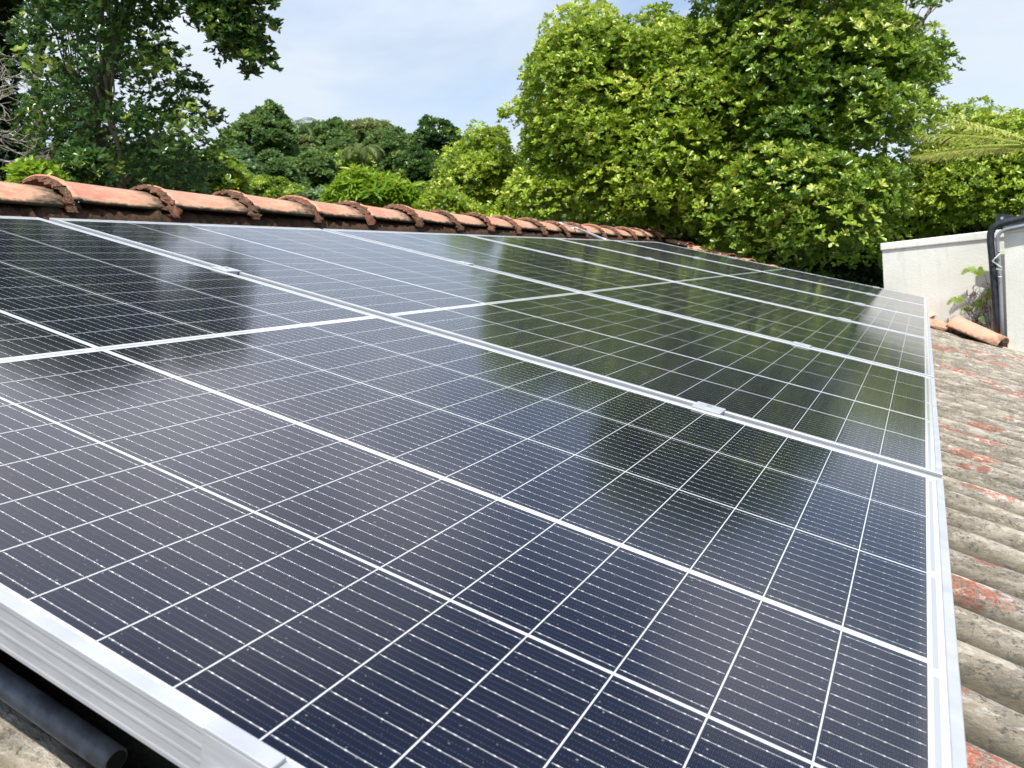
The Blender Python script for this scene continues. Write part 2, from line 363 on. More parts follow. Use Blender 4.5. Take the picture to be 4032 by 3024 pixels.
hinv = np.array(house.matrix_world.translation)
def rel(p): return np.asarray(p) - hinv      # world -> house local
PITCH = .146; AMP = .031
def roof_mesh(a0, a1, na, mir=False):
    b0, b1 = -2.4, 12.6; nb = int((b1 - b0) / PITCH * 12)
    A = np.linspace(a0, a1, na); B = np.linspace(b0, b1, nb)
    AA, BB = np.meshgrid(A, B, indexing='ij')
    x = AA; y = BB - .095 * AA
    ph = 2 * np.pi * BB / PITCH
    cr_ = np.abs(np.cos(ph / 2)) ** 1.15; cr_ = cr_ / 1.0; h = 2 * AMP * (.72 * cr_ + .28 * (.5 + .5 * np.cos(ph)) - 1)
    h = h + .0022 * np.sin(AA * 9 + BB * 3) + .0018 * np.sin(BB * 23 + AA * 17)
    lim = np.interp(x, VX, VY)
    y = np.minimum(y, lim)
    z = -.215 - .03 * x + h
    if mir: z = RZ(RIDX) + (x - RIDX) * .72 + h
    P = np.stack([x, y, z], -1).reshape(-1, 3) @ M.T - hinv
    idx = np.arange(na * nb).reshape(na, nb)
    q = np.stack([idx[:-1, :-1], idx[1:, :-1], idx[1:, 1:], idx[:-1, 1:]], -1).reshape(-1, 4)
    me = bpy.data.meshes.new('roof'); me.from_pydata(P.tolist(), [], q.tolist())
    a = me.attributes.new('crest', 'FLOAT', 'POINT'); a.data.foreach_set('value', cr_.reshape(-1).astype(np.float32))
    return me
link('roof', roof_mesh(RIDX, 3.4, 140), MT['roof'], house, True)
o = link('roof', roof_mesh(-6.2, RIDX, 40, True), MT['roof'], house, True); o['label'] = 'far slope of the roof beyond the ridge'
mb = MB()
e1 = W((3.1, 0, -.45)); e2 = W((-5.2, 0, -1.9))
mb.box((e2[0], -1.3, GZ), (e1[0], 4.6, -1.45)); o = mb.build('wall', MT['wallin'], house); o.location = -Vector(hinv)

rng = np.random.default_rng(11)
def arch_tile(x0, y0, z0, yaw, pitch, length, r0, r1, r2, thick=.013, sq=.86, half=1.16, flare=.0):
    """half round clay tile along local +Y; r0 at the lap, r1 just behind the rim, r2 at the far end -> verts, faces, low-attribute"""
    prof = [(0, r0), (.018, r0), (.034, r0 - .006), (.055, r1), (length * .5, (r1 + r2) / 2), (length, r2)]
    nseg = 18; V = []; Fc = []; lo = []
    cy, sy = math.cos(yaw), math.sin(yaw); cp, sp_ = math.cos(pitch), math.sin(pitch)
    for side in (0, 1):
        for (yy, rr) in prof:
            r = rr - side * thick
            for j in range(nseg + 1):
                w = -half + 2 * half * j / nseg
                X = r * math.sin(w); Z = r * math.cos(w) * sq
                Y = yy; Y2 = Y * cp - Z * sp_; Z2 = Y * sp_ + Z * cp
                V.append((x0 + X * cy - Y2 * sy, y0 + X * sy + Y2 * cy, z0 + Z2))
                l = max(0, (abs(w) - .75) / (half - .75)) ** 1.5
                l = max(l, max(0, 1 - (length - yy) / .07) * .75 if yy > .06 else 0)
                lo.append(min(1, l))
    m_ = nseg + 1; k = len(prof) * m_
    for s_ in (0, 1):
        for i in range(len(prof) - 1):
            for j in range(nseg):
                q = [s_ * k + i * m_ + j, s_ * k + i * m_ + j + 1, s_ * k + (i + 1) * m_ + j + 1, s_ * k + (i + 1) * m_ + j]
                Fc.append(q if s_ else q[::-1])
    for i, fl in ((0, 0), (len(prof) - 1, 1)):
        for j in range(nseg):
            q = [i * m_ + j, i * m_ + j + 1, k + i * m_ + j + 1, k + i * m_ + j]; Fc.append(q if not fl else q[::-1])
    for j in (0, nseg):
        for i in range(len(prof) - 1):
            Fc.append([i * m_ + j, (i + 1) * m_ + j, k + (i + 1) * m_ + j, k + i * m_ + j])
    return V, Fc, lo
def put_tile(name, args, mat, parent):
    V, Fc, lo = args
    c = np.mean(V, 0); cw = W(c)
    P = np.array(V) @ M.T - cw
    me = bpy.data.meshes.new(name); me.from_pydata(P.tolist(), [], Fc)
    a = me.attributes.new('low', 'FLOAT', 'POINT'); a.data.foreach_set('value', np.array(lo, np.float32))
    o = link(name, me, mat, parent, True); o.location = Vector(cw - hinv)
    return o, cw
def mortar_ring(x0, y0, z0, r0, r1, w, sq=.86, half=1.36):
    """lumpy mortar collar packed between a tile's rim and the tile before it"""
    nseg = 34; V = []; Fc = []
    prof = [(-w, r0), (-w * .72, r0 + .013), (-w * .35, (r0 + r1) / 2 + .009), (-w * .08, r1 - .003), (.004, r1 - .008)]
    for yy, rr in prof:
        for j in range(nseg + 1):
            w_ = -half + 2 * half * j / nseg
            nz = .0075 * rng.standard_normal() ; r = rr + nz * .7
            V.append((x0 + r * math.sin(w_), y0 + yy + nz, z0 + r * math.cos(w_) * sq))
    m_ = nseg + 1
    for i in range(len(prof) - 1):
        for j in range(nseg):
            Fc.append([i * m_ + j + 1, i * m_ + j, (i + 1) * m_ + j, (i + 1) * m_ + j + 1])
    return V, Fc
TP = .366 * KS
def ks(p): return CR + KS * (np.asarray(p, float) - CR)
def ridge_x(y): return ks((-2.405 - .035 * math.exp(-((y - 3.8) / 2.1) ** 2), 0, 0))[0]
yy = ks((0, 1.20, 0))[1] - 5 * TP
while yy < ks((0, 8.25, 0))[1]:
    zz = ks((0, 0, -.018))[2] + rng.normal(0, .004) + .016 * math.exp(-((yy - 3.8) / 2.1) ** 2); rx = ridge_x(yy) + rng.normal(0, .005)
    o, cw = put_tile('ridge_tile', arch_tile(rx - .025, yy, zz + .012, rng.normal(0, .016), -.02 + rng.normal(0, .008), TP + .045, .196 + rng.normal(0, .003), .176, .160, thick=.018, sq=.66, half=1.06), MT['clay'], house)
    V, Fc = mortar_ring(rx - .025, yy, zz + .010, .165, .198, .034 + rng.normal(0, .006), sq=.66, half=1.4)
    me = bpy.data.meshes.new('mortar'); me.from_pydata((np.array(V) @ M.T - cw).tolist(), [], Fc); link('mortar', me, MT['mortar'], o, True)
    yy += TP + rng.normal(0, .010)
END_Y = yy
# rough mortar bed under the ridge tiles, and the bedding beneath
nb = 620; prof = [(-.20, -.10), (-.18, -.045), (-.150, .010), (-.118, .050), (0, .06), (.116, .050), (.142, .018), (.160, -.03), (.19, -.10)]; BZ = ks((0, 0, -.026))[2]
V = []; Fc = []
for i in range(nb):
    y = -2.2 + (END_Y + 2.2) * i / (nb - 1)
    for j, (px, pz) in enumerate(prof):
        V.append(W((ridge_x(y) + px + .006 * rng.standard_normal(), y, pz + BZ + .006 * rng.standard_normal())) - hinv)
for i in range(nb - 1):
    for j in range(len(prof) - 1):
        a = i * len(prof) + j; Fc.append([a, a + len(prof), a + len(prof) + 1, a + 1])
me = bpy.data.meshes.new('mortar_bed'); me.from_pydata([tuple(v) for v in V], [], Fc); link('mortar_bed', me, MT['bed'], house, True)

# verge tiles along the oblique far edge of the roof
def verge_pt(x): return np.array([x, verge_y(x), RZ(x) - .012])
vx = RIDX + .12; vi = 0
while vx < .02:
    p = verge_pt(vx); L_ = .37
    d = verge_pt(vx + .3) - p; d /= np.linalg.norm(d)
    yaw = math.atan2(-d[0], d[1]); pit = math.asin(d[2])
    q = p + d * L_ * 1.0      # the wide rim faces down the slope
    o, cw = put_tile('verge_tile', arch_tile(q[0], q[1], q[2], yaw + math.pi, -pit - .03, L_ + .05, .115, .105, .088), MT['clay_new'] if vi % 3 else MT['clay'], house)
    vx += d[0] * .35; vi += 1
# last two: one stained and sunk, one clean, lifted over it
def tile_px(xa, ya, xb, yb, h, r, mat, lift=0, rimfar=True, wmul=1.0):
    def rf(x, y, hh):
        dd = M.T @ ray(x, y); nn = np.array([.03, 0, 1]); t = ((np.array([0, 0, -.215 + hh]) - CR) @ nn) / (dd @ nn); return CR + dd * t
    a = rf(xa, ya, h); b = rf(xb, yb, h); d = b - a; Ln = np.linalg.norm(d); d /= Ln
    yaw = math.atan2(-d[0], d[1]); pit = math.asin(d[2])
    if rimfar: return put_tile('verge_tile', arch_tile(b[0], b[1], b[2], yaw + math.pi, -pit + lift, Ln, r * wmul, r, r * .9, half=1.5, sq=.95), mat, house)
    return put_tile('verge_tile', arch_tile(a[0], a[1], a[2], yaw, pit + lift, Ln, r * wmul, r * .96, r, half=1.5, sq=.95), mat, house)
def tile_at(a, b, r0, r1, r2, mat):
    a = np.array([a[0], a[1], RZ(a[0]) + a[2]]); b = np.array([b[0], b[1], RZ(b[0]) + b[2]]); d = b - a; Ln = np.linalg.norm(d); d /= Ln
    return put_tile('verge_tile', arch_tile(a[0], a[1], a[2], math.atan2(-d[0], d[1]), math.asin(d[2]), Ln, r0, r1, r2, half=1.5, sq=.92), mat, house)[0]
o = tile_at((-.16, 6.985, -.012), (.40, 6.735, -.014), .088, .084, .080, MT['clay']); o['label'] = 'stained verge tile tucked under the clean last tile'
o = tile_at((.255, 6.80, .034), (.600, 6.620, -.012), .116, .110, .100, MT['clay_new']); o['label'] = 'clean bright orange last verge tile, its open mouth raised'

# ---------------------------------------------------------------- solar panels
PX0, PX1, PY0, PY1 = -2.245, .0245, -.0125, 1.0835
def make_panel():
    root = empty('solar_panel', (0, 0, 0), True)
    mb = MB(); mb.v = [(PX0 + .004, PY0 + .004, 0), (PX1 - .004, PY0 + .004, 0), (PX1 - .004, PY1 - .004, 0), (PX0 + .004, PY1 - .004, 0),
                       (PX0 + .004, PY0 + .004, -.005), (PX1 - .004, PY0 + .004, -.005), (PX1 - .004, PY1 - .004, -.005), (PX0 + .004, PY1 - .004, -.005)]
    mb.f = [[0, 1, 2, 3], [7, 6, 5, 4]]
    mb.build('glass_laminate', MT['cells'], root)
    # frame: extruded ring with a flat top lip, ribbed outer side and a foot flange
    # profile (d = inward from the outer face, z)
    prof = [(.0102, -.0008), (.0102, .0010), (.0096, .0016), (.0008, .0016), (0, .0008), (0, -.0030), (.0003, -.0042), (.0003, -.0105), (0, -.0118), (0, -.0135), (.0003, -.0148), (.0003, -.0205),
            (0, -.0218), (0, -.0235), (.0003, -.0248), (.0003, -.0310), (0, -.0322), (0, -.0350), (.030, -.0350), (.030, -.0335), (.0018, -.0335), (.0018, -.0060)]
    V = []; Fc = []
    for (d, z) in prof:
        V += [(PX0 + d, PY0 + d, z), (PX1 - d, PY0 + d, z), (PX1 - d, PY1 - d, z), (PX0 + d, PY1 - d, z)]
    for i in range(len(prof) - 1):
        for j in range(4):
            Fc.append([i * 4 + j, (i + 1) * 4 + j, (i + 1) * 4 + (j + 1) % 4, i * 4 + (j + 1) % 4])
    me = bpy.data.meshes.new('frame'); me.from_pydata(V, [], Fc); link('frame', me, MT['alu'], root)
    return root
panel = make_panel()
ORG = [0, 1.128, 2.274, 3.420, 4.566, 5.712]
plabel = ['nearest solar panel, filling the bottom of the view, its grooved frame side at lower left',
          'second solar panel from the camera, sky and tree edge mirrored across its middle',
          'third solar panel from the camera, bright sky mirrored on its upper end',
          'fourth solar panel from the camera, mostly mirroring dark trees',
          'fifth solar panel from the camera, next to the farthest one',
          'farthest solar panel in the row, its corner in front of the white parapet wall']
for i, y in enumerate(ORG):
    if i == 0: r = panel
    else:
        r = panel.copy(); sc.collection.objects.link(r)
        for ch in list(panel.children):
            c = ch.copy(); sc.collection.objects.link(c); c.parent = r
    w = W((0, y, 0))
    m4 = r.matrix_world.copy() if i == 0 else Matrix([[M[a][b] for b in range(3)] + [0] for a in range(3)] + [[0, 0, 0, 1]])
    for a in range(3): m4[a][3] = w[a]
    if i: m4 = m4 @ Matrix.Diagonal((1, 1.02, 1, 1))
    r.matrix_world = m4
    tag(r, plabel[i], 'solar panel', 'solar panels laid side by side on the roof')

# rails with their clamps
for rx, lab in ((-.36, 'lower aluminium mounting rail with clamps, running under the panels nearer the eave'), (-1.55, 'upper aluminium mounting rail with clamps, running under the panels nearer the ridge')):
    root = empty('mounting_rail', W((rx, 0, 0)), True); tag(root, lab, 'mounting rail', 'mounting rails under the solar panels')
    mb = MB(); mb.box((-.02, .016, -.078), (.02, 6.86, -.0365)); mb.build('rail', MT['alu'], root, bevel=.002)
    for yf in (.45, 1.95, 3.6, 5.2, 6.6):
        mb = MB(); mb.box((-.045, yf - .02, RZ(rx) - .01), (-.022, yf + .02, -.04)); mb.build('bracket', MT['alu'], root)
    for i in range(1, 6):
        g0 = (ORG[i - 1] + (PY1 * (1.02 if i > 1 else 1))); g1 = ORG[i] + PY0 * 1.02; c = (g0 + g1) / 2
        dxx = [0, .012, .04, .03, .02][i - 1] * (1 if rx > -1 else -.9)
        mb = MB(); hw = (g1 - g0) / 2 + .008
        mb.box((dxx - .026, c - hw, .0018), (dxx + .026, c + hw, .0052)); mb.box((dxx - .026, c - .0105, -.034), (dxx + .026, c + .0105, .0024))
        cl = mb.build('clamp', MT['alu'], root, bevel=.0008)
        mb = MB(); mb.sweep([(dxx, c, .0050), (dxx, c, .0085)], [.0045, .0045], 6); mb.build('bolt', MT['steel'], cl)
    # end clamps, Z shaped
    for yo, s in ((PY0, -1), (ORG[5] + PY1 * 1.02, 1)):
        mb = MB(); y_in = yo - s * .0095; y_o = yo + s * .0030; y_f = yo + s * .022
        if s < 0: mb.box((-.026, y_o, .0020), (.026, y_in, .0052)); mb.box((-.026, y_o, -.034), (.026, yo - .0004, .0021)); mb.box((-.026, y_f, -.036), (.026, yo - .0004, -.032))
        else: mb.box((-.026, y_in, .0020), (.026, y_o, .0052)); mb.box((-.026, yo + .0004, -.034), (.026, y_o, .0021))
        o = mb.build('clamp', MT['alu'], root, bevel=.0006); o['label'] = 'end clamp gripping the edge of the end panel'

# strip over the ridge
def rdir(x, y): return M.T @ ray(x, y)
def on_z(x, y, z): d = rdir(x, y); return CR + d * ((z - CR[2]) / d[2])
def on_x(x, y, X): d = rdir(x, y); return CR + d * ((X - CR[0]) / d[0])
a = on_x(2205, 878, RIDX + .0); b = on_x(2262, 896, RIDX + .08); c = on_z(2368, 938, .002)
mb = MB(); mb.sweep([a + [-.10, .0, -.06], a, b, (b + c) / 2 + [0, 0, .004], c, c + [.08, .05, -.012]], .009, 8)
tag(mb.build('metal_strip', MT['steel'], None, True, tr=W), 'thin grey metal strip bent over the ridge tiles down to the panels', 'metal strip')

# black pipe under the near edge
p0 = np.array([-1.6, -.150, -.158]); 
def pipe_pt(x, y, z): return on_z(x, y, z)
qa = pipe_pt(0, 2680, -.172); qb = pipe_pt(420, 2972, -.172)
d = (qb - qa); qa2 = qa - d * 5; end = pipe_pt(455, 2997, -.172)
mb = MB(); rad = .0112
mb.sweep([qa2, qa - d * 2, qa, end], [rad] * 4, 28, cap=False); nv = len(mb.v)
mb.sweep([end - d / np.linalg.norm(d) * 0, end - d / np.linalg.norm(d) * .25], [rad * .82, rad * .82], 28, cap=False)
# ring face at the cut end
for j in range(28): mb.f.append([nv - 28 + j, nv - 28 + (j + 1) % 28, nv + (j + 1) % 28, nv + j])
mb.f.append([nv + 28 + j for j in range(28)])
pp = mb.build('plastic_pipe', MT['dusty'], None, True, tr=W); tag(pp, 'dusty black plastic pipe lying beside the near panel frame, cut end showing', 'pipe')
dn_ = d / np.linalg.norm(d); mb = MB(); mb.sweep([end - dn_ * .01, end + dn_ * .0012], [rad * .8, rad * .8], 28); mb.build('bore_shade', MT['bore_shade'], pp, tr=W)  # black plug closing the cut end, the hollow's shade put in as colour

# ---------------------------------------------------------------- parapet wall, pier, pipes
UPR = np.array([-math.sin(TH), 0, math.cos(TH)])
def vplane(x, y, P0, H):      # pixel -> point on the vertical plane through P0 with horizontal direction H (world)
    nrm = np.cross(H, [0, 0, 1]); d = ray(x, y); return CW + d * (((P0 - CW) @ nrm) / (d @ nrm))
va = W(old_verge(-2.0)); vb = W(old_verge(.6)); Hd = np.array([1, -.16, 0]); Hd /= np.linalg.norm(Hd)
Nn = np.array([-Hd[1], Hd[0], 0]);  Nn = Nn if Nn[1] > 0 else -Nn     # away from the camera
P0 = np.array([.25, 7.05, -.3])
tl = vplane(3472, 958, P0, Hd); tr_ = vplane(3890, 912, P0, Hd)
wall = empty('parapet_wall', (tl[0], tl[1], GZ)); tag(wall, 'white plastered parapet wall with a rounded coping, fern growing against it', 'wall')
def prism(name, a, b, top_a, top_b, bot, thick, mat, parent, out=0, bevel=.0):
    """vertical slab from plan point a to b (world), thickness away from camera"""
    base = np.array(parent.matrix_world.translation); V = []
    for p, zt in ((a, top_a), (b, top_b)):
        for o_ in (-out, thick + out):
            for z in (bot if not isinstance(bot, tuple) else bot[0 if p is a else 1], zt):
                V.append(tuple(np.array([p[0], p[1], z]) + Nn * o_ * [1, 1, 0] - base))
    Fc = [[0, 4, 5, 1], [2, 3, 7, 6], [1, 5, 7, 3], [0, 2, 6, 4], [0, 1, 3, 2], [4, 6, 7, 5]]
    me = bpy.data.meshes.new(name); me.from_pydata(V, [], Fc); o = link(name, me, mat, parent)
    if bevel:
        b_ = o.modifiers.new('bevel', 'BEVEL'); b_.width = bevel; b_.segments = 3
    return o
CH = .062
prism('wall', tl, tr_ + Hd * .35, tl[2] - CH, tr_[2] - CH, GZ, .15, MT['plaster'], wall)
prism('coping', tl - Hd * .012, tr_ + Hd * .35, tl[2], tr_[2] + .005, (tl[2] - CH + .001, tr_[2] - CH + .001), .15, MT['coping'], wall, .014, .010)
P1 = W(old_verge(.62)) + Nn * .02
pl = vplane(3952, 893, P1, Hd); pr2 = vplane(4080, 872, P1, Hd)
pier = empty('boundary_wall', (pl[0], pl[1], GZ)); tag(pier, 'white plastered wall end at the right border, nearer than the parapet, behind black pipes', 'wall')
prism('wall', pl, pr2 + Hd * 2, pl[2] - .055, pr2[2] - .055 + .1, GZ, .22, MT['plaster'], pier)
prism('coping', pl - Hd * .006, pr2 + Hd * 2, pl[2], pr2[2] + .1, (pl[2] - .054, pr2[2] - .054 + .1), .22, MT['coping'], pier, .012, .012)
# big black pipe and thin grey conduit
P2 = P1 - Nn * .03
pts = [(3930, 1345), (3924, 1240), (3915, 1120), (3906, 1010), (3900, 950), (3901, 918), (3912, 895), (3935, 882), (3975, 871), (4032, 859), (4110, 846)]
W3 = [vplane(x, y, P2, Hd) for x, y in pts]
mb = MB(); mb.sweep(W3, .025, 16)
o = mb.build('drain_pipe', MT['black'], None, True); tag(o, 'thick black pipe rising beside the wall end and bending right over its top', 'pipe', 'black pipes at the wall end')
pts = [(3948, 1350), (3943, 1240), (3938, 1120), (3932, 1020), (3927, 960), (3929, 930), (3940, 913), (3965, 903), (4032, 889), (4110, 875)]
W4 = [vplane(x, y, P1 - Nn * .045, Hd) for x, y in pts]
mb = MB(); mb.sweep(W4, .014, 10)
tag(mb.build('conduit', MT['grey'], None, True), 'thin grey conduit running inside the bend of the thick black pipe', 'conduit')
# cord tying them
pts = [(3946, 988), (3926, 995), (3941, 992), (3907, 1028), (3940, 1052), (3946, 1053)]
W5 = [vplane(x, y, P1 - Nn * .085, Hd) for x, y in pts]
mb = MB(); mb.sweep(W5, .006, 6); mb.sweep([vplane(3922, 1060, P1 - Nn * .08, Hd), vplane(3946, 1062, P1 - Nn * .08, Hd)], .006, 6); mb.sweep([vplane(3930, 1090, P1 - Nn * .08, Hd), vplane(3946, 1091, P1 - Nn * .08, Hd)], .006, 6)
tag(mb.build('cord', MT['twine'], None, True), 'knotted white cord tying the black pipe to the wall end', 'cord')
# black gusset bracket above
pts = [(3921, 845), (3965, 845), (4040, 869), (4040, 900), (3921, 880)]
mb = MB(); Q = [vplane(x, y, P1 + Nn * .12, Hd) for x, y in pts]
mb.v = [tuple(q) for q in Q] + [tuple(q + Nn * .02) for q in Q]
k_ = len(Q); mb.f = [list(range(k_)), list(range(k_, 2 * k_))[::-1]] + [[i, (i + 1) % k_, k_ + (i + 1) % k_, k_ + i] for i in range(k_)]
br = mb.build('bracket', MT['black'], None, bevel=.003); tag(br, 'black angled plate with a bolt standing on top of the wall end', 'bracket')
mb = MB(); c_ = vplane(3946, 859, P1 + Nn * .12, Hd); mb.sweep([c_ - Nn * .018, c_], [.011, .011], 6); mb.build('bolt', MT['steel'], br)
mb = MB(); a_ = vplane(4034, 826, P1 + Nn * .16, Hd); b_ = vplane(4036, 900, P1 + Nn * .16, Hd); mb.sweep([a_, b_], .024, 12)
tag(mb.build('post', MT['black'], None, True), 'short black post at the right border above the wall end', 'post')

# ---------------------------------------------------------------- foliage
def inpoly(P, poly):
    x, y = P[:, 0], P[:, 1]; r = np.zeros(len(P), bool); j = len(poly) - 1
    for i in range(len(poly)):
        xi, yi = poly[i]; xj, yj = poly[j]
        c = ((yi > y) != (yj > y)) & (x < (xj - xi) * (y - yi) / (yj - yi + 1e-9) + xi)
        r ^= c; j = i
    return r
def edge_dist(P, poly):
    d = np.full(len(P), 1e9); n_ = len(poly)
    for i in range(n_):
        a = np.array(poly[i], float); b = np.array(poly[(i + 1) % n_], float); ab = b - a
        t = np.clip(((P - a) @ ab) / (ab @ ab), 0, 1); d = np.minimum(d, np.linalg.norm(P - a - t[:, None] * ab, axis=1))
    return d
def norm(v): return v / (np.linalg.norm(v, axis=-1, keepdims=True) + 1e-12)
def leaf_mesh(name, pos, axis, L_, wr, nper, rg, tilt=(.55, 1.25), tint=None, droop=0., shape='obovate', flat=.25):
    """rosettes of nper leaves at pos around axis"""
    N = len(pos) * nper
    c = np.repeat(pos, nper, 0); ax = norm(np.repeat(axis, nper, 0))
    ref = np.where(np.abs(ax[:, 2:3]) < .9, np.array([[0, 0, 1.]]), np.array([[1., 0, 0]]))
    u = norm(np.cross(ax, ref)); v = np.cross(ax, u)
    ph = (np.tile(np.arange(nper), len(pos)) / nper * 2 * np.pi + np.repeat(rg.uniform(0, 6.28, len(pos)), nper) + rg.normal(0, .25, N))[:, None]
    tl_ = rg.uniform(tilt[0], tilt[1], N)[:, None]
    rad = u * np.cos(ph) + v * np.sin(ph)
    d = norm(ax * np.cos(tl_) + rad * np.sin(tl_) + np.array([0, 0, -droop]))
    w = norm(np.cross(d, ax) + rg.normal(0, flat, (N, 3))); nn = norm(np.cross(w, d))
    ln = (L_ * rg.uniform(.6, 1.2, N))[:, None]; wd = ln * wr * rg.uniform(.8, 1.15, N)[:, None]
    st = c + d * ln * .06
    if shape == 'obovate': p1, p2, w1, w2 = .38, .76, .62, 1.0
    elif shape == 'lance': p1, p2, w1, w2 = .30, .65, 1.0, .75
    else: p1, p2, w1, w2 = .28, .68, .95, .85
    cup = .16
    V = np.empty((N, 6, 3))
    V[:, 0] = st; V[:, 1] = st + d * ln * p1 + w * wd * .5 * w1 + nn * wd * cup; V[:, 2] = st + d * ln * p2 + w * wd * .5 * w2 + nn * (wd * cup - ln * .05)
    V[:, 3] = st + d * ln - nn * ln * .12; V[:, 4] = st + d * ln * p2 - w * wd * .5 * w2 + nn * (wd * cup - ln * .05); V[:, 5] = st + d * ln * p1 - w * wd * .5 * w1 + nn * wd * cup
    me = bpy.data.meshes.new(name)
    me.vertices.add(N * 6); me.vertices.foreach_set('co', V.reshape(-1).astype(np.float32))
    idx = (np.arange(N) * 6)[:, None] + np.array([0, 1, 2, 3, 0, 3, 4, 5])
    me.loops.add(N * 8); me.loops.foreach_set('vertex_index', idx.reshape(-1).astype(np.int32))
    me.polygons.add(N * 2); me.polygons.foreach_set('loop_start', (np.arange(N * 2) * 4).astype(np.int32))
    me.update(calc_edges=True)
    if tint is None: tint = rg.uniform(0, 1, len(pos))
    tn = np.clip(np.repeat(tint, nper) + rg.normal(0, .06, N), 0, 1)
    a = me.attributes.new('tint', 'FLOAT', 'POINT'); a.data.foreach_set('value', np.repeat(tn, 6).astype(np.float32))
    return me
def crown_points(poly, D, bulge, ncl, rcl, nros, rg, holes=(), front=.75, esc=260., flatten=.75, minr=.62, mar=.62, wisp=.5):
    P = []
    poly = [tuple(p) for p in poly]; lo = np.min(poly, 0); hi = np.max(poly, 0)
    q = rg.uniform(lo, hi, (400, 2)); q = q[inpoly(q, poly)]; emax = edge_dist(q, poly).max()
    while len(P) < ncl:
        q = rg.uniform(lo, hi, (ncl * 3, 2)); q = q[inpoly(q, poly)]
        q = q[edge_dist(q, poly) > min(mar * rcl / D * F, emax * .35)]
        for h in holes: q = q[np.hypot((q[:, 0] - h[0]) / h[2], (q[:, 1] - h[1]) / h[3]) > 1]
        P += list(q)
    P = np.array(P[:ncl]); e = np.clip(edge_dist(P, poly) / esc, 0, 1)
    # small sprays that break up the outline
    nw = int(ncl * wisp); q = rg.uniform(lo, hi, (nw * 30, 2)); q = q[inpoly(q, poly)]; q = q[edge_dist(q, poly) < 1.0 * rcl / D * F]
    for h in holes: q = q[np.hypot((q[:, 0] - h[0]) / h[2], (q[:, 1] - h[1]) / h[3]) > 1]
    q = q[:nw]; P = np.concatenate([P, q]); small = np.arange(len(P)) >= ncl; ncl = len(P)
    e = np.clip(edge_dist(P, poly) / esc, 0, 1); e[small] = 0
    s = rg.uniform(-1, 1, ncl); s = np.where(rg.uniform(size=ncl) < front, -np.abs(s) ** .6, np.abs(s))
    dep = D + s * bulge * np.sqrt(e * (2 - e) + .03)
    C_ = np.array([at(P[i, 0], P[i, 1], dep[i]) for i in range(ncl)])
    rr = rcl * rg.uniform(.6, 1.3, ncl) * np.clip(.55 + e, .55, 1); rr[small] = rcl * rg.uniform(.22, .5, small.sum())
    pos = []; ax = []; tint = []
    for i in range(ncl):
        k = max(6, int(nros * (rr[i] / rcl) ** 2)); dd = norm(rg.normal(size=(k, 3)))
        dd[:, 2] = np.where(dd[:, 2] < -.35, -dd[:, 2], dd[:, 2])
        q = rg.uniform(minr, 1, k)[:, None] ** .6
        pos.append(C_[i] + dd * q * rr[i] * np.array([1, 1, flatten]))
        ax.append(norm(dd * .6 + np.array([0, 0, .85]) + rg.normal(0, .3, (k, 3)))); t0 = rg.uniform(.1, .75)
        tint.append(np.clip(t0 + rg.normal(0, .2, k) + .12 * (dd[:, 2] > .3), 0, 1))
    return np.concatenate(pos), np.concatenate(ax), np.concatenate(tint), C_
def limb(mb, a, b, r0, r1, rg, n=7, wob=.06, nseg=8):
    a, b = np.asarray(a, float), np.asarray(b, float); Ln = np.linalg.norm(b - a); pts = []
    off = np.cumsum(rg.normal(0, wob * Ln / n, (n + 1, 3)), 0); off -= np.linspace(0, 1, n + 1)[:, None] * off[-1]
    off[0] = 0
    for i in range(n + 1): pts.append(a + (b - a) * i / n + off[i])
    mb.sweep(pts, np.linspace(r0, r1, n + 1), nseg)
    return pts
def tree(name, label, cat, group, poly, D, bulge, ncl, rcl, nros, leafL, wr, nper, mat, seed, trunk=None, holes=(), tr_r=.16, bark='bark', nlimb=9, **kw):
    rg = np.random.default_rng(seed)
    ckw = {k: kw.pop(k) for k in ('front', 'esc', 'flatten', 'minr', 'mar', 'wisp') if k in kw}
    pos, ax, tint, C_ = crown_points(poly, D, bulge, ncl, rcl, nros, rg, holes, **ckw)
    cen = C_.mean(0)
    bx = at(*trunk, D)[:2] if trunk else cen[:2]
    gz = ground_z(bx[0], bx[1]); root = empty(name, (bx[0], bx[1], gz - .1)); tag(root, label, cat, group)
    base = np.array([bx[0], bx[1], gz - .1])
    me = leaf_mesh('crown', pos - base, ax, leafL, wr, nper, rg, tint=tint, **kw)
    link('crown', me, mat, root)
    mb = MB(); fork = np.array([bx[0], bx[1], gz]) * .35 + cen * .65
    limb(mb, [bx[0], bx[1], gz - .1], fork, tr_r, tr_r * .7, rg, 8, .03, 10)
    sel = rg.permutation(len(C_))[:nlimb]
    for i in sel:
        st = fork + (cen - fork) * rg.uniform(-.1, .4); pts = limb(mb, st, C_[i], tr_r * .45, tr_r * .10, rg, 7, .10, 7)
        dd = np.linalg.norm(C_ - C_[i], axis=1); nb_ = np.argsort(dd)[1:5]
        for j in nb_: limb(mb, pts[4], C_[j], tr_r * .18, tr_r * .04, rg, 4, .1, 5)
    o = mb.build('trunk', MT[bark], root, True); o.location = -Vector(base)
    return root
